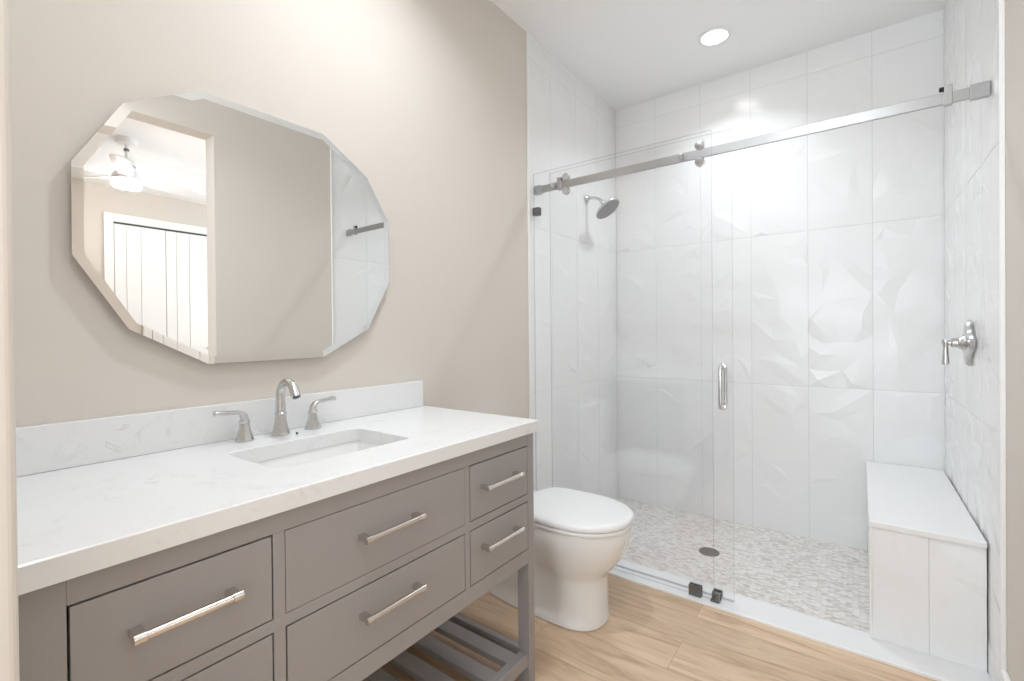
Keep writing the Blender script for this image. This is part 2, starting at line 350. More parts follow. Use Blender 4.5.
# ------------------------------------------------------------------ bench
BX = 1.439; BY = 2.178; BZ = 0.444
t = thing('shower_bench', 'built-in white shower bench with a stone slab top and grey tiled front', 'bench', (1.60, 2.68, SF))
mb = MB(); mb.box(BX + 0.010, W - 0.010, BY + 0.014, YB - 0.010, SF, BZ - 0.022); mb.build('bench_body', 'bench_stone', t)
mb = MB(); mb.box(BX, W - 0.0095, BY, YB - 0.0095, BZ - 0.022, BZ, bev=0.003, seg=3); mb.build('slab_top', 'bench_stone', t)
tile_wall('front_tile', (0, BY + 0.014, 0), (1, 0, 0), (0, -1, 0), BX + 0.010, W - 0.010, 0.0075, BZ - 0.0225, 1.607, -0.47, relief=0.0060, parent=t, seed=3)
mb = MB(); mb.box(BX + 0.002, BX + 0.010, BY + 0.003, BY + 0.017, 0.0075, BZ - 0.0225, bev=0.002); mb.build('edge_trim', 'white_trim', t)
tile_wall('side_tile', (BX + 0.010, 0, 0), (0, 1, 0), (-1, 0, 0), BY + 0.042, YB - 0.010, SF + 0.001, BZ - 0.0225, YB - 0.3, -0.47, relief=0.0032, parent=t, seed=4)

# ------------------------------------------------------------------ drain
t = thing('shower_drain', 'round brushed metal drain set in the mosaic shower floor', 'drain', (0.754, 2.666, SF))
mb = MB(); mb.lathe([(0.052, 0), (0.052, 0.003), (0.044, 0.004), (0.043, 0.0025), (0.0, 0.0025)], (0.754, 2.666, SF), n=40); mb.build('rim', 'clip_metal', t)
mb = MB()
for rr in (0.012, 0.022, 0.032):
    for k in range(int(rr * 500)):
        a = 2 * PI * k / int(rr * 500); mb.lathe([(0.0026, 0), (0.0026, 0.0006)], (0.754 + rr * math.cos(a), 2.666 + rr * math.sin(a), SF + 0.0025), n=8)
mb.build('grate_holes', 'dark_metal', t)

# ------------------------------------------------------------------ glass
GZ0, GZ1 = 0.012, 2.003
def pane(name, x0, x1, y, th, parent, z0=GZ0):
    mb = MB(); mb.box(x0, x1, y - th / 2, y + th / 2, z0, GZ1)
    for f in mb.bm.faces:
        if abs(f.normal.y) < 0.5: f.material_index = 1
    return mb.build(name, ['shower_glass', 'glass_edge'], parent)
RY, RZ = 2.116, 1.919
FY, SY = 2.096, 2.138
t = thing('fixed_glass_panel', 'fixed clear glass panel nearest the toilet, held by dark square clips', 'shower glass', (0.46, FY, 0.0075))
pane('pane', 0.012, 0.914, FY, 0.010, t)
def sq_clip(name, x0, x1, z0, z1, parent):
    mb = MB(); mb.box(x0, x1, FY - 0.013, FY - 0.0052, z0, z1, bev=0.0015); mb.box(x0, x1, FY + 0.0052, FY + 0.013, z0, z1, bev=0.0015); mb.build(name, 'clip_metal', parent)
sq_clip('wall_clip', 0.0115, 0.052, 1.778, 1.820, t); sq_clip('floor_clip', 0.812, 0.864, 0.0075, 0.054, t)
for x in (0.137, 0.789):
    mb = MB(); mb.lathe([(0.012, 0), (0.012, 0.008), (0.010, 0.012), (0.0, 0.013)], (x, FY - 0.005, RZ), (0, -1, 0), n=24)
    mb.build('bolt_cap', 'chrome', t)
# rail
t = thing('shower_rail', 'long brushed steel bar the glass door slides on', 'rail', (W / 2, RY, RZ))
mb = MB(); mb.box(0.03, W - 0.03, RY - 0.0065, RY + 0.0065, RZ - 0.0185, RZ + 0.0185, bev=0.0015); mb.build('bar', 'rail_steel', t)
for x0, x1 in ((0.0095, 0.052), (W - 0.058, W - 0.0095)):
    mb = MB(); mb.box(x0, x1, RY - 0.011, RY + 0.011, RZ - 0.024, RZ + 0.024, bev=0.003, seg=2); mb.build('wall_bracket', 'rail_steel', t)
for x, sgn in ((0.163, 1), (1.652, -1)):
    mb = MB(); mb.box(x - 0.011, x + 0.011, RY - 0.012, RY + 0.012, RZ - 0.024, RZ + 0.040, bev=0.002)
    st = mb.build('door_stop', 'rail_steel', t)
    mb = MB(); mb.lathe([(0.008, 0), (0.008, 0.010), (0.006, 0.012), (0, 0.012)], (x + sgn * 0.010, RY - 0.004, RZ + 0.031), (sgn, 0, 0), n=18); mb.build('bumper', 'black_rubber', st)
# sliding door
t = thing('sliding_glass_door', 'clear glass sliding door slid open behind the fixed panel, with a metal pull handle', 'shower door', (0.53, SY, GZ0))
pane('pane', 0.088, 0.985, SY, 0.010, t)
for x in (0.200, 0.863):
    for z in (RZ + 0.0185 + 0.0165, RZ - 0.0185 - 0.0165):
        mb = MB(); mb.lathe([(0.0, -0.013), (0.018, -0.012), (0.020, -0.009), (0.020, -0.005), (0.0165, -0.004), (0.0165, 0.004), (0.020, 0.005), (0.020, 0.009), (0.008, 0.010), (0.008, 0.030), (0.0, 0.030)][0:],
                             (x, RY, z), (0, 1, 0), n=32)
        r = mb.build('roller', 'chrome', t)
HX, HZ0, HZ1 = 0.945, 0.815, 1.018
mb = MB()
for sg in (-1, 1):
    y1 = SY + sg * 0.045; y0 = SY + sg * 0.005
    pts = [(HX, y0, HZ0 + 0.014)]
    for k in range(7): a = k / 6 * PI / 2; pts.append((HX, y1 - sg * 0.014 + sg * 0.014 * math.sin(a), HZ0 + 0.014 - 0.0 + 0.014 * (1 - math.cos(a)))) 
    for k in range(7): a = k / 6 * PI / 2; pts.append((HX, y1 - sg * 0.014 + sg * 0.014 * math.cos(a), HZ1 - 0.028 + 0.014 * math.sin(a)))
    pts.append((HX, y0, HZ1 - 0.014))
    mb.tube(pts, 0.0085, n=16)
    for z in (HZ0 + 0.014, HZ1 - 0.014): mb.lathe([(0.013, 0), (0.013, 0.003), (0.0085, 0.004)], (HX, y0, z), (0, sg, 0), n=20)
mb.build('pull_handle', 'chrome', t)
mb = MB(); mb.box(0.0885, 0.9845, SY - 0.004, SY + 0.004, 0.0085, 0.0118, bev=0.001); mb.build('bottom_seal', 'seal_plastic', t)
# floor guide
t = thing('door_guide', 'small metal door guide on the curb at the glass panel edge', 'door guide', (0.918, 2.12, 0.0072))
mb = MB(); mb.box(0.900, 0.936, 2.084, 2.155, 0.0072, 0.0115, bev=0.001); mb.build('base', 'clip_metal', t)
mb = MB(); mb.box(0.917, 0.936, 2.084, 2.104, 0.0113, 0.046, bev=0.0015); mb.box(0.900, 0.936, 2.118, 2.1315, 0.0113, 0.034, bev=0.0015); mb.box(0.900, 0.936, 2.145, 2.155, 0.0113, 0.034, bev=0.0015); mb.build('cheek', 'clip_metal', t)

# ------------------------------------------------------------------ shower head
sx, sy, sz = 0.0095, 2.715, 2.008
t = thing('showerhead', 'brushed metal showerhead on a curved wall arm', 'showerhead', (sx, sy, sz))
mb = MB(); mb.lathe([(0.027, 0), (0.027, 0.003), (0.022, 0.009), (0.013, 0.013), (0.011, 0.014)], (sx, sy, sz), (1, 0, 0)); mb.build('flange', 'brushed_nickel', t)
hc = Vector((0.154, sy, 1.921)); hn = Vector((0.60, 0, -0.80)).normalized()
neck = hc - hn * 0.066
P0 = Vector((sx, sy, sz)); P1 = Vector((0.055, sy, sz + 0.010)); P2 = neck - hn * 0.03; P3 = neck + hn * 0.002
pts = [((1 - s) ** 3) * P0 + 3 * s * (1 - s) ** 2 * P1 + 3 * s * s * (1 - s) * P2 + s ** 3 * P3 for s in [i / 14 for i in range(15)]]
mb = MB(); mb.tube(pts, 0.0095, n=16); mb.build('arm', 'brushed_nickel', t)
mb = MB(); mb.lathe([(0.0, -0.070), (0.013, -0.069), (0.016, -0.058), (0.013, -0.050), (0.019, -0.044), (0.026, -0.036), (0.050, -0.024), (0.078, -0.012), (0.085, -0.006), (0.085, 0.0), (0.080, 0.003)], hc, hn, n=48)
hd = mb.build('head', 'brushed_nickel', t)
mb = MB(); mb.lathe([(0.079, 0.0025), (0.079, 0.0042), (0.0, 0.0045)], hc, hn, n=48)
u_ = hn.orthogonal().normalized(); v_ = hn.cross(u_)
for rr, nn in ((0.0, 1), (0.018, 7), (0.036, 13), (0.054, 19), (0.070, 25)):
    for k in range(nn):
        a = 2 * PI * k / nn; mb.lathe([(0.0022, 0), (0.0016, 0.003), (0, 0.003)], hc + hn * 0.0042 + (u_ * math.cos(a) + v_ * math.sin(a)) * rr, hn, n=6)
mb.build('spray_face', 'clip_metal', hd)

# ------------------------------------------------------------------ valve
vx, vy, vz = W - 0.0095, 2.459, 1.100
t = thing('shower_valve', 'brushed metal shower valve plate with a lever handle on the right wall', 'valve', (vx, vy, vz))
def plate_ring(sc_, off):
    out = []
    for k in range(64):
        a = 2 * PI * k / 64; r = (0.074 + 0.013 * math.cos(4 * a) ** 1) * sc_
        ca, sa = math.cos(a), math.sin(a)
        out.append((vx - off, vy + r * ca * 1.12, vz + r * sa))
    return out
mb = MB(); mb.loft([plate_ring(1, 0), plate_ring(1.02, 0.006), plate_ring(0.95, 0.014), plate_ring(0.72, 0.017), plate_ring(0.42, 0.018)]); mb.build('plate', 'brushed_nickel', t)
mb = MB(); mb.lathe([(0.031, 0.014), (0.029, 0.022), (0.024, 0.028), (0.022, 0.034), (0.019, 0.036), (0.0185, 0.052), (0.010, 0.056), (0.009, 0.062)], (vx, vy, vz), (-1, 0, 0)); mb.build('hub', 'brushed_nickel', t)
mb = MB(); mb.lathe([(0.0, 0.014), (0.011, 0.012), (0.012, 0.0), (0.008, -0.010), (0.0085, -0.03), (0.012, -0.078), (0.011, -0.084), (0, -0.085)], (vx - 0.070, vy, vz + 0.0), (0, 0, 1))
mb.tube([(vx - 0.055, vy, vz), (vx - 0.066, vy, vz)], 0.008); mb.build('lever', 'brushed_nickel', t)

# ------------------------------------------------------------------ vanity
CT = 0.866; CB = 0.828; VX = 0.545  # face plane
VY0, VY1 = 0.0865, 1.283
t = thing('vanity', 'grey painted vanity cabinet with inset drawers, metal pulls and an open slatted shelf', 'vanity', (0.27, 0.698, 0))
LEG_L = (VY0, 0.147); LEG_R = (1.250, VY1)
for ya, yb in (LEG_L, LEG_R):
    for xa, xb in ((0.022, 0.065), (VX - 0.045, VX)):
        mb = MB(); mb.box(xa, xb, ya, yb, 0, CB, bev=0.0015); mb.build('leg', 'vanity_paint', t)
# carcass: side panels, back, bottom, behind the drawers
mb = MB()
for ya, yb in (LEG_L, LEG_R):
    mb.box(0.065, VX - 0.045, ya + 0.006, yb - 0.006, 0.403, CB)
mb.box(0.024, 0.036, LEG_L[1], LEG_R[0], 0.403, CB)
mb.box(0.036, VX - 0.022, LEG_L[1] - 0.004, LEG_R[0] + 0.004, 0.403, 0.418)
mb.build('carcass', 'vanity_paint', t)
mb = MB()
FX0 = VX - 0.022; g = 0.0030
mb.box(FX0, VX - 0.0006, LEG_L[1], LEG_R[0], 0.787, CB, bev=0.0008)           # top rail
mb.box(FX0, VX - 0.0006, LEG_L[1], LEG_R[0], 0.403, 0.449, bev=0.0008)          # bottom rail
mb.box(FX0, VX - 0.0006, LEG_L[1], LEG_R[0], 0.606, 0.629, bev=0.0008)          # middle rail
for ya, yb in ((0.4265, 0.4485), (0.948, 0.967)): mb.box(FX0, VX - 0.0008, ya, yb, 0.449, 0.787, bev=0.0006)
mb.build('face_frame', 'vanity_paint', t)
mb = MB(); mb.box(FX0 - 0.010, FX0 - 0.002, LEG_L[1], LEG_R[0], 0.418, CB); mb.build('recess_shade', 'gap_shade', t)  # dark sheet behind the fronts, shade of the gaps put into its colour
def pull(y, z, L_, parent):
    mb = MB(); x = VX + 0.028
    mb.tube([(x, y - L_ / 2 + 0.016, z), (x, y + L_ / 2 - 0.016, z)], 0.0068, n=18)
    for s_ in (-1, 1):
        mb.tube([(x, y + s_ * (L_ / 2 - 0.017), z), (x, y + s_ * (L_ / 2 - 0.016), z), (x, y + s_ * (L_ / 2 - 0.0005), z), (x, y + s_ * L_ / 2, z)], [0.0066, 0.0082, 0.0082, 0.0068], n=18)
        mb.box(VX, x, y + s_ * (L_ / 2 - 0.0095) - 0.008, y + s_ * (L_ / 2 - 0.0095) + 0.008, z - 0.0058, z + 0.0058, bev=0.001)
    o = mb.build('pull', 'pull_nickel', parent); return o
rows = ((0.629, 0.787, 0.716), (0.449, 0.606, 0.545))
cols = ((LEG_L[1], 0.4265, 0.286, 0.150), (0.4485, 0.948, 0.690, 0.168), (0.967, LEG_R[0], 1.096, 0.172))
for ri, (za, zb, zp) in enumerate(rows):
    for ci, (ya, yb, yp, L_) in enumerate(cols):
        gg = 0.0012 if (ri == 0 and ci == 1) else g
        mb = MB(); mb.box(FX0, VX - 0.0003, ya + gg, yb - gg, za + gg, zb - gg, bev=0.0008)
        if not (ri == 0 and ci == 1):
            mb.box(0.08, FX0 - 0.012, ya + 0.02, yb - 0.02, za + 0.015, zb - 0.025)
            mb.box(FX0 - 0.012, FX0, ya + 0.05, yb - 0.05, za + 0.03, zb - 0.03)
        dr = mb.build('drawer', 'vanity_paint', t)
        pull(yp, zp, L_, dr)
# shelf
SHZ = 0.105
mb = MB(); mb.box(VX - 0.036, VX - 0.006, LEG_L[1], LEG_R[0], SHZ - 0.042, SHZ, bev=0.001); mb.build('shelf_rail', 'vanity_paint', t)
mb = MB(); mb.box(0.028, 0.058, LEG_L[1], LEG_R[0], SHZ - 0.042, SHZ, bev=0.001); mb.build('shelf_rail', 'vanity_paint', t)
for ya, yb in (LEG_L, LEG_R):
    mb = MB(); mb.box(0.065, VX - 0.045, ya + 0.006, yb - 0.006, SHZ - 0.042, SHZ, bev=0.001); mb.build('shelf_rail', 'vanity_paint', t)
for k in range(11):
    yc = 0.698 + (k - 5) * 0.101
    mb = MB(); mb.box(0.058, VX - 0.036, yc - 0.0265, yc + 0.0265, SHZ - 0.022, SHZ - 0.002, bev=0.0012); mb.build('shelf_slat', 'vanity_paint', t)

# countertop with a rectangular hole for the sink
SX0, SX1, SYa, SYb = 0.168, 0.418, 0.500, 0.872
CX1 = 0.56; CY0, CY1 = 0.086, 1.290
def rrect(x0, x1, y0, y1, r, z, n=6):
    out = []
    for cx, cy_, a0 in ((x1 - r, y1 - r, 0), (x0 + r, y1 - r, 1), (x0 + r, y0 + r, 2), (x1 - r, y0 + r, 3)):
        for k in range(n + 1):
            a = (a0 + k / n) * PI / 2; out.append(Vector((cx + r * math.cos(a), cy_ + r * math.sin(a), z)))
    return out
t = thing('countertop', 'white quartz countertop with faint grey veins on the vanity', 'countertop', (0.28, 0.69, CB))
o = bmesh.new()
hole = rrect(SX0, SX1, SYa, SYb, 0.022, CT); N = len(hole)
outer = []
for p in hole:  # project hole points outward to the slab rectangle
    outer.append(None)
cc = Vector(((SX0 + SX1) / 2, (SYa + SYb) / 2, 0))
corners = [(CX1, CY1), (0.001, CY1), (0.001, CY0), (CX1, CY0)]
def slab_ring(z, inset):
    pts = []; n = 6; x0, x1, y0, y1 = 0.001 + inset, CX1 - inset, CY0 + inset, CY1 - inset
    for (cx, cy_), (hx, hy) in zip(((x1, y1), (x0, y1), (x0, y0), (x1, y0)), ((SX1, SYb), (SX0, SYb), (SX0, SYa), (SX1, SYa))):
        for k in range(n + 1):
            s_ = k / n
            idx = len(pts) // (n + 1)
            if idx % 2 == 0:   # x side then y side
                p = (cx, hy + (cy_ - hy) * min(1, 2 * s_)) if s_ <= 0.5 else (cx + (hx - cx) * (2 * s_ - 1), cy_)
            else:
                p = (hx + (cx - hx) * min(1, 2 * s_), cy_) if s_ <= 0.5 else (cx, cy_ + (hy - cy_) * (2 * s_ - 1))
            pts.append(Vector((p[0], p[1], z)))
    return pts
mb = MB()
rings = [rrect(SX0, SX1, SYa, SYb, 0.022, CB), rrect(SX0, SX1, SYa, SYb, 0.022, CT - 0.0015), rrect(SX0 - 0.0015, SX1 + 0.0015, SYa - 0.0015, SYb + 0.0015, 0.022, CT),
         slab_ring(CT, 0.0025), slab_ring(CT - 0.0025, 0), slab_ring(CB + 0.001, 0), slab_ring(CB, 0.001), rrect(SX0, SX1, SYa, SYb, 0.022, CB)]
mb.loft(rings, cap=False, smooth=False); mb.build('slab', 'quartz', t)
t2 = MB(); t2.box(0.001, 0.020, CY0, 1.283, CT + 0.0005, CT + 0.1005, bev=0.0015); tag(t2.build('backsplash', 'quartz', None, (0.01, 0.69, CT)), 'white quartz backsplash strip on the beige wall below the mirror', 'backsplash')

# sink
t = thing('sink', 'white rectangular undermount sink set in the countertop', 'sink', (0.293, 0.686, 0.70))
mb = MB()
e_ = 0.004
R_ = [rrect(SX0 - 0.02, SX1 + 0.02, SYa - 0.02, SYb + 0.02, 0.035, CB - 0.0005), rrect(SX0 - e_, SX1 + e_, SYa - e_, SYb + e_, 0.026, CB - 0.0005),
      rrect(SX0 + 0.000, SX1 - 0.000, SYa + 0.000, SYb - 0.000, 0.026, CB - 0.02), rrect(SX0 + 0.006, SX1 - 0.006, SYa + 0.006, SYb - 0.006, 0.03, 0.745),
      rrect(SX0 + 0.016, SX1 - 0.016, SYa + 0.018, SYb - 0.018, 0.04, 0.722), rrect(SX0 + 0.035, SX1 - 0.035, SYa + 0.045, SYb - 0.045, 0.04, 0.714), rrect(SX0 + 0.10, SX1 - 0.10, SYa + 0.15, SYb - 0.15, 0.02, 0.709)]
mb.loft(R_, cap=False); 
R2 = [rrect(SX0 - 0.02, SX1 + 0.02, SYa - 0.02, SYb + 0.02, 0.035, CB - 0.0006), rrect(SX0 - 0.02, SX1 + 0.02, SYa - 0.02, SYb + 0.02, 0.035, CB - 0.014), rrect(SX0 - 0.012, SX1 + 0.012, SYa - 0.012, SYb + 0.012, 0.035, 0.80), rrect(SX0, SX1, SYa, SYb, 0.045, 0.712), rrect(SX0 + 0.04, SX1 - 0.04, SYa + 0.05, SYb - 0.05, 0.03, 0.700), rrect(SX0 + 0.10, SX1 - 0.10, SYa + 0.15, SYb - 0.15, 0.02, 0.700)]
mb.loft(R2, cap=False)
mb.bm.faces.new([v for v in mb.bm.verts if False] or [mb.bm.verts.new(p) for p in rrect(SX0 + 0.10, SX1 - 0.10, SYa + 0.15, SYb - 0.15, 0.02, 0.709)])
mb.build('basin', 'sink_ceramic', t)
mb = MB(); mb.lathe([(0.0, 0.0), (0.021, 0.0), (0.022, 0.003), (0.016, 0.004), (0.015, 0.002), (0.0, 0.002)][1:], (0.293, 0.686, 0.7095), n=28); mb.build('drain', 'chrome', t)

# faucet
fx, fy = 0.069, 0.686
t = thing('faucet', 'brushed nickel widespread faucet with arched spout and two lever handles', 'faucet', (fx, fy, CT))
def oct_(r, z, x=fx, y=fy, n=8):
    return [(x + r * math.cos(2 * PI * (k + .5) / n), y + r * math.sin(2 * PI * (k + .5) / n), z) for k in range(n)]
def taper(x, y, r0, r1, h, cr=0.0):
    mb = MB(); rings = [oct_(r0 * 1.06, CT + 0.0006, x, y), oct_(r0 * 1.06, CT + 0.004, x, y)]
    for k in range(8):
        s_ = k / 7; rings.append(oct_(r1 + (r0 - r1) * (1 - s_) ** 1.5, CT + 0.006 + (h - 0.006) * s_, x, y))
    mb.loft(rings, smooth=False)
    return mb
mb = taper(fx, fy, 0.0235, 0.0135, 0.060)
mb.lathe([(0.0150, 0.058), (0.0158, 0.060), (0.0158, 0.063), (0.0138, 0.065)], (fx, fy, CT), n=24); mb.build('spout_base', 'brushed_nickel', t)
Rr = 0.040; ztop = CT + 0.155
pts = [(fx, fy, CT + 0.062), (fx, fy, CT + 0.085), (fx, fy, CT + 0.10), (fx, fy, ztop - Rr)]
for k in range(1, 13): a = k / 12 * 2.62; pts.append((fx + Rr - Rr * math.cos(a), fy, ztop - Rr + Rr * math.sin(a)))
lx, lz = pts[-1][0], pts[-1][2]; tx, tz = math.sin(2.62), math.cos(2.62)
pts += [(lx + tx * 0.012, fy, lz + tz * 0.012), (lx + tx * 0.024, fy, lz + tz * 0.024)]
n_ = len(pts); rad = [0.0138 - 0.0030 * min(1, i / 6) + (0.0022 * max(0, (i - 10) / (n_ - 11))) for i in range(n_)]
mb = MB(); mb.tube(pts, rad, n=20); sp_ = mb.build('spout', 'brushed_nickel', t)
mb = MB(); e1 = Vector(pts[-1]); mb.lathe([(0.0095, 0.0), (0.0095, 0.0015), (0, 0.0015)], e1, (tx, 0, tz), n=18); mb.build('aerator', 'dark_metal', sp_)
for s_ in (-1, 1):
    hy = fy + s_ * 0.099
    mb = taper(fx, hy, 0.0222, 0.0118, 0.052); mb.lathe([(0.0125, 0.050), (0.0135, 0.052), (0.0135, 0.055), (0.011, 0.057)], (fx, hy, CT), n=24)
    h = mb.build('handle', 'brushed_nickel', t)
    # flat paddle lever sweeping outward
    cs = [(0.0, 0.056, 0.0105, 0.0105), (0.001, 0.066, 0.0105, 0.0095), (0.007, 0.0765, 0.010, 0.007), (0.018, 0.081, 0.0095, 0.005), (0.034, 0.0815, 0.0095, 0.0055), (0.055, 0.083, 0.010, 0.0060), (0.069, 0.0845, 0.0105, 0.0072), (0.074, 0.085, 0.0095, 0.0062)]
    rings = []
    for i, (d_, z_, wx, hz) in enumerate(cs):
        a_ = (PI / 2 if i < 1 else (PI / 3 if i == 1 else (0.7 if i == 2 else 0.12)))
        ring = []
        for k in range(16):
            th = 2 * PI * k / 16; c1 = math.copysign(abs(math.cos(th)) ** 0.7, math.cos(th)) * wx; c2 = math.copysign(abs(math.sin(th)) ** 0.7, math.sin(th)) * hz
            ring.append((fx + c1, hy + s_ * (d_ - c2 * math.sin(a_)), CT + z_ + c2 * math.cos(a_)))
        rings.append(ring)
    mb = MB(); mb.loft(rings); mb.build('lever', 'brushed_nickel', h)
mb = MB(); mb.lathe([(0.0035, 0), (0.0035, 0.002), (0.0025, 0.0045), (0, 0.005)], (fx + 0.030, fy + 0.032, CT + 0.0003), n=16)
mb.build('lift_rod', 'dark_metal', t)

# ------------------------------------------------------------------ mirror
MV = [(.508, 1.799), (.858, 1.801), (1.023, 1.705), (1.113, 1.565), (1.117, 1.345), (1.023, 1.172), (.851, 1.081), (.517, 1.079), (.350, 1.171), (.252, 1.335), (.253, 1.541), (.345, 1.703)]
mc = (0.685, 1.44)
def off_poly(V, d):
    n = len(V); out = []
    for i in range(n):
        a, b_, c = Vector(V[i - 1]), Vector(V[i]), Vector(V[(i + 1) % n])
        n1 = (b_ - a).normalized(); n2 = (c - b_).normalized()
        l1 = Vector((n1.y, -n1.x)); l2 = Vector((n2.y, -n2.x))
        bs = (l1 + l2).normalized(); out.append(b_ + bs * (d / bs.dot(l1)))
    return out
ins = off_poly(MV, 0.020)
if (Vector(ins[0]) - Vector(mc)).length > (Vector(MV[0]) - Vector(mc)).length: ins = off_poly(MV, -0.020)
t = thing('wall_mirror', 'large frameless wall mirror with twelve straight sides hanging above the faucet', 'mirror', (0.0, mc[0], mc[1]))
XF = 0.026
mb = MB(); mb.loft([[(XF - 0.005, y, z) for y, z in MV], [(XF - 0.0013, y, z) for y, z in MV]], cap=False, smooth=False)
mb.loft([[(XF - 0.0013, y, z) for y, z in MV], [(XF, p.x, p.y) for p in ins]], cap=False, smooth=False); mb.build('bevelled_rim', 'mirror_silver', t)
mb = MB(); f_ = mb.bm.faces.new([mb.bm.verts.new((XF, p.x, p.y)) for p in ins]); mb.bm.normal_update()
if f_.normal.x < 0: f_.normal_flip()
mb.build('mirror_face', 'mirror_silver', t)
sm = off_poly(MV, 0.05)
if (Vector(sm[0]) - Vector(mc)).length > (Vector(MV[0]) - Vector(mc)).length: sm = off_poly(MV, -0.05)
mb = MB(); mb.loft([[(0.001, p.x, p.y) for p in sm], [(XF - 0.0055, p.x, p.y) for p in sm]], cap=True, smooth=False)
mb.loft([[(XF - 0.0055, y, z) for y, z in off_poly(MV, 0)], [(XF - 0.005, y, z) for y, z in MV]], smooth=False); mb.build('backing', 'white_plastic', t)

# ------------------------------------------------------------------ toilet
TY = 1.696
t = thing('toilet', 'white elongated toilet with closed lid between the vanity and shower', 'toilet', (0.33, TY, 0))
def oval(xb, xf, hw, z, n=48, ef=2.2, eb=3.5, groove=0.0, gx=0.385, gw=0.05):
    out = []; xm = xf - min((xf - xb) * 0.5, hw * 1.35)
    for k in range(n):
        a = 2 * PI * k / n; c, s_ = math.cos(a), math.sin(a)
        if c >= 0: x = xm + (xf - xm) * abs(c) ** (2 / ef); y = hw * math.copysign(abs(s_) ** (2 / ef), s_)
        else: x = xm - (xm - xb) * abs(c) ** (2 / eb); y = hw * math.copysign(abs(s_) ** (2 / eb), s_)
        y *= 1 - groove * math.exp(-((x - gx) / gw) ** 2)
        out.append((x, TY + y, z))
    return out
def subd(parts, n=96):
    return [oval(*p[:4], n=n, **p[4]) for p in parts]
mb = MB(); mb.loft(subd([
    (0.035, 0.600, 0.122, 0.000, dict(ef=2.5)), (0.033, 0.604, 0.126, 0.005, dict(ef=2.5)), (0.034, 0.604, 0.126, 0.016, dict(ef=2.5)), (0.036, 0.601, 0.123, 0.028, dict(groove=.04, ef=2.5)),
    (0.040, 0.600, 0.120, 0.06, dict(groove=.18, gw=.04, ef=2.5)), (0.042, 0.599, 0.120, 0.11, dict(groove=.30, gw=.04, ef=2.5)), (0.044, 0.599, 0.121, 0.15, dict(groove=.33, gw=.04, ef=2.5)),
    (0.044, 0.600, 0.123, 0.180, dict(groove=.32, gw=.04, ef=2.5)), (0.044, 0.608, 0.131, 0.200, dict(groove=.27, gw=.045, ef=2.4)), (0.042, 0.636, 0.148, 0.228, dict(groove=.17)),
    (0.040, 0.664, 0.165, 0.268, dict(groove=.07)), (0.040, 0.685, 0.178, 0.312, {}), (0.040, 0.695, 0.184, 0.350, {}), (0.040, 0.699, 0.186, 0.384, {}), (0.042, 0.695, 0.182, 0.396, {})]))
mb.build('bowl', 'ceramic', t)
def lidring(z, d, xb=0.235, xf=0.708, hw=0.190):
    return oval(xb + d, xf - d, hw - d, z, n=96, eb=4.5)
mb = MB(); mb.loft([lidring(0.397, .004), lidring(0.400, .001), lidring(0.408, 0.0), lidring(0.412, .002), lidring(0.413, .006)]); mb.build('seat', 'white_plastic', t)
mb = MB(); mb.loft([lidring(0.4145, .006), lidring(0.416, .001), lidring(0.422, 0.0), lidring(0.430, .002), lidring(0.436, .008), lidring(0.440, .020), lidring(0.4425, .045), lidring(0.444, .09)]); mb.build('lid', 'white_plastic', t)
for s_ in (-1, 1):
    mb = MB(); mb.tube([(0.232, TY + s_ * 0.075 - 0.02, 0.412), (0.232, TY + s_ * 0.075 + 0.02, 0.412)], 0.012, n=16)
    mb.build('hinge', 'white_plastic', t)
TX1 = 0.172; ty0, ty1 = 1.556, 1.842
mb = MB(); mb.loft([rrect(0.022, TX1 - 0.012, ty0 + 0.02, ty1 - 0.018, 0.025, 0.390), rrect(0.020, TX1 - 0.006, ty0 + 0.008, ty1 - 0.006, 0.028, 0.44), rrect(0.018, TX1, ty0, ty1, 0.028, 0.70), rrect(0.018, TX1, ty0, ty1, 0.028, 0.705)]); mb.build('tank', 'ceramic', t)
mb = MB(); mb.loft([rrect(0.014, TX1 + 0.004, ty0 - 0.004, ty1 + 0.004, 0.03, 0.7055), rrect(0.012, TX1 + 0.006, ty0 - 0.006, ty1 + 0.006, 0.03, 0.712), rrect(0.012, TX1 + 0.006, ty0 - 0.006, ty1 + 0.006, 0.03, 0.730), rrect(0.018, TX1 - 0.002, ty0 + 0.002, ty1 - 0.002, 0.03, 0.738)]); tl = mb.build('tank_lid', 'ceramic', t)
mb = MB(); mb.lathe([(0.018, 0), (0.018, 0.004), (0.014, 0.006), (0, 0.006)], (0.095, (ty0 + ty1) / 2, 0.738)); mb.build('flush_button', 'chrome', tl)

# ------------------------------------------------------------------ recessed lights
def downlight(loc, label):
    t = thing('recessed_light', label, 'ceiling light', loc, 'recessed ceiling downlights')
    mb = MB(); mb.lathe([(0.066, -0.0), (0.085, -0.0), (0.086, -0.003), (0.080, -0.0055), (0.066, -0.006), (0.064, -0.001)], loc, n=48); mb.build('trim_ring', 'white_trim', t)
    mb = MB(); mb.lathe([(0.0, -0.0015), (0.062, -0.0015), (0.062, -0.0045), (0.0, -0.0055)], loc, n=48); mb.build('lens', 'lamp_lens', t)
downlight(SHOWER_LAMP, 'round recessed downlight in the ceiling over the shower'); downlight(VANITY_LAMP, 'round recessed downlight in the ceiling over the vanity, outside the view'); downlight(ENTRY_FILL, 'round recessed downlight added as fill above the entrance, outside the view')

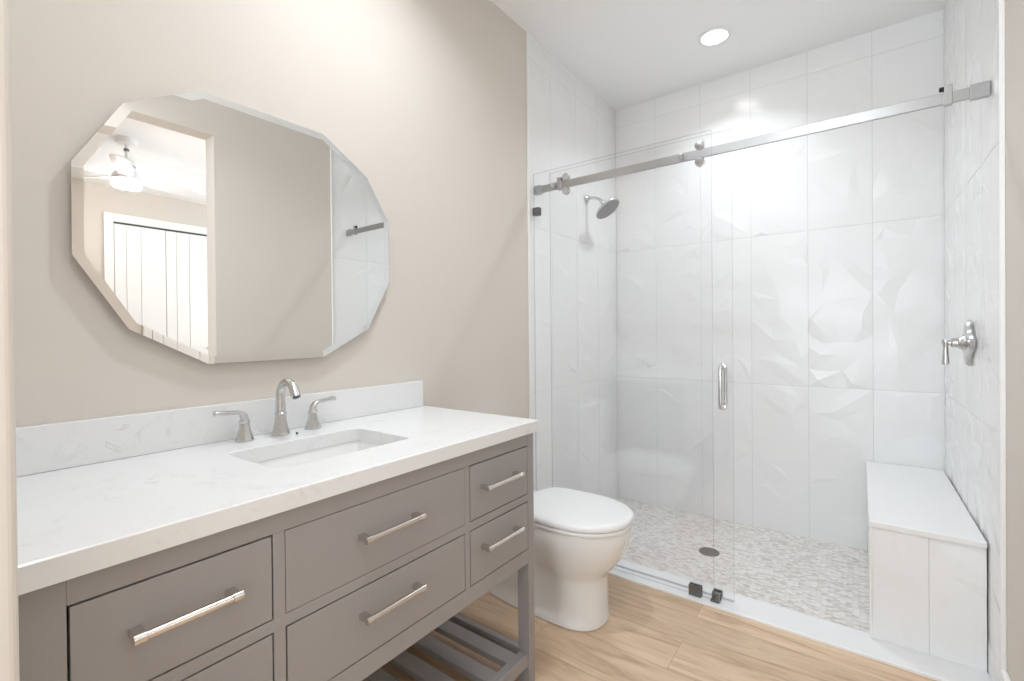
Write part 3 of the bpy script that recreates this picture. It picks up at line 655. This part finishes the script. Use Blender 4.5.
# ------------------------------------------------------------------ bedroom seen in the mirror
BX0, BX1, BY0, BY1, BC, BT = W + T, 5.25, -0.6, 4.0, 2.80, 3.06
mb = MB(); mb.box(BX0 + 0.001, BX1 + 0.1, BY0 - 0.1, BY1 + 0.1, -0.1, 0); struct(mb.build('floor_bedroom', 'oak_planks'), 'oak plank floor of the bedroom beyond the opening', 'floor')
mb = MB(); mb.box(BX1, BX1 + 0.1, BY0 - 0.1, BY1 + 0.1, 0, BT + 0.1); struct(mb.build('wall_bedroom_far', 'wall_paint'), 'beige bedroom wall holding the closet, seen in the mirror', 'wall')
mb = MB(); mb.box(BX0, BX1, BY1, BY1 + 0.1, 0, BT + 0.1); mb.box(BX0, BX1, BY0 - 0.1, BY0, 0, BT + 0.1); struct(mb.build('wall_bedroom_side', 'wall_paint'), 'beige side walls of the bedroom', 'wall')
mb = MB(); mb.box(W, BX0 + 0.01, YB + 0.1, BY1, 0, BT); mb.box(W + 0.02, BX0, BY0 - 0.1, YB + 0.1, CEIL + 0.1, BT + 0.1); struct(mb.build('wall_bedroom_near', 'wall_paint'), 'beige bedroom wall on the bathroom side', 'wall')
mb = MB()
mb.box(BX0, BX1, BY0, BY0 + 0.5, BC, BT + 0.1); mb.box(BX0, BX1, BY1 - 0.5, BY1, BC, BT + 0.1); mb.box(BX0, BX0 + 0.5, BY0 + .5, BY1 - .5, BC, BT + 0.1); mb.box(BX1 - 0.45, BX1, BY0 + .5, BY1 - .5, BC, BT + 0.1)
mb.box(BX0 + .5, BX1 - .45, BY0 + .5, BY1 - .5, BT, BT + 0.1); struct(mb.build('ceiling_bedroom', 'ceiling_paint'), 'white tray ceiling of the bedroom around the fan', 'ceiling')
# closet
CYA, CYB, CZH = 1.54, 3.46, 2.42
mb = MB(); xx = BX1
mb.box(xx - 0.018, xx, CYA - 0.085, CYA, 0, CZH + 0.09, bev=0.003); mb.box(xx - 0.018, xx, CYB, CYB + 0.085, 0, CZH + 0.09, bev=0.003); mb.box(xx - 0.018, xx, CYA, CYB, CZH, CZH + 0.09, bev=0.003)
struct(mb.build('trim_5', 'white_trim'), 'white casing around the bedroom closet doors', 'trim')
mb = MB(); mb.box(xx - 0.012, xx, CYA, CYB, CZH - 0.022, CZH, mi=0); struct(mb.build('trim_6', 'dark_metal'), 'dark track over the bedroom closet doors', 'trim')
for k in range(4):
    ya = CYA + k * 0.48 + 0.003; yb = CYA + (k + 1) * 0.48 - 0.003
    dn = bpy.data.objects.new('door_%d' % (k + 1), None); COL.objects.link(dn); dn.location = (xx - 0.01, (ya + yb) / 2, 0); struct(dn, ('first', 'second', 'third', 'fourth')[k] + ' white grooved closet leaf from the left in the mirror', 'closet door')
    mb = MB()
    mb.box(xx - 0.012, xx - 0.001, ya, yb, 0.01, CZH - 0.024)
    for (a_, b_) in ((ya, ya + 0.10), ((ya + yb) / 2 + 0.003, yb), (ya + 0.106, (ya + yb) / 2 - 0.003)):
        mb.box(xx - 0.022, xx - 0.012, a_, b_, 0.01, CZH - 0.024, bev=0.003)
    mb.build('leaf', 'white_trim', dn)
    if k in (1, 2):
        yk = yb - 0.04 if k == 1 else ya + 0.04
        mb = MB(); mb.lathe([(0.006, 0), (0.006, 0.012), (0.014, 0.018), (0.014, 0.026), (0, 0.03)], (xx - 0.022, yk, 1.0), (-1, 0, 0), n=16); mb.build('door_knob', 'brushed_nickel', dn)
# fan
FXc, FYc = 4.33, 1.435
t = thing('ceiling_fan', 'white ceiling fan with a lit round lamp, seen in the mirror', 'ceiling fan', (FXc, FYc, BT))
mb = MB(); mb.lathe([(0.085, 0), (0.085, -0.035), (0.075, -0.05), (0.03, -0.055), (0.018, -0.058)], (FXc, FYc, BT), n=40); mb.build('canopy', 'white_plastic', t)
mb = MB(); mb.lathe([(0.014, -0.055), (0.014, -0.20)], (FXc, FYc, BT), n=20); mb.lathe([(0.020, -0.095), (0.022, -0.10), (0.022, -0.115), (0.02, -0.12)], (FXc, FYc, BT), n=20, mi=1); mb.build('downrod', ['white_plastic', 'clip_metal'], t)
mb = MB(); mb.lathe([(0.03, -0.185), (0.06, -0.20), (0.068, -0.23), (0.066, -0.28), (0.085, -0.32), (0.115, -0.36), (0.12, -0.40)], (FXc, FYc, BT), n=40)
mb.lathe([(0.070, -0.262), (0.070, -0.270)], (FXc, FYc, BT), n=40, mi=1); mb.lathe([(0.121, -0.396), (0.121, -0.404)], (FXc, FYc, BT), n=40, mi=1); mo = mb.build('motor', ['white_plastic', 'clip_metal'], t)
mb = MB(); mb.lathe([(0.117, -0.405), (0.117, -0.45), (0.105, -0.468), (0.05, -0.476), (0, -0.477)], (FXc, FYc, BT), n=40); mb.build('lamp_globe', 'fan_lens', t)
for k in range(3):
    a = 1.37 + k * 2 * PI / 3; ca, sa = math.cos(a), math.sin(a); rings = []
    for r_, wd, tl_ in ((0.10, 0.045, 0.0), (0.20, 0.06, 0.12), (0.40, 0.075, 0.16), (0.60, 0.072, 0.15), (0.66, 0.05, 0.14), (0.68, 0.02, 0.14)):
        c = Vector((FXc + ca * r_, FYc + sa * r_, BT - 0.375)); s_ = Vector((-sa, ca, 0)) * wd; u2 = Vector((0, 0, wd * tl_ * 1.6)); h_ = Vector((0, 0, 0.004))
        rings.append([c - s_ - u2 - h_, c + s_ + u2 - h_, c + s_ + u2 + h_, c - s_ - u2 + h_])
    mb = MB(); mb.loft(rings, smooth=False); mb.build('blade', 'white_plastic', t)
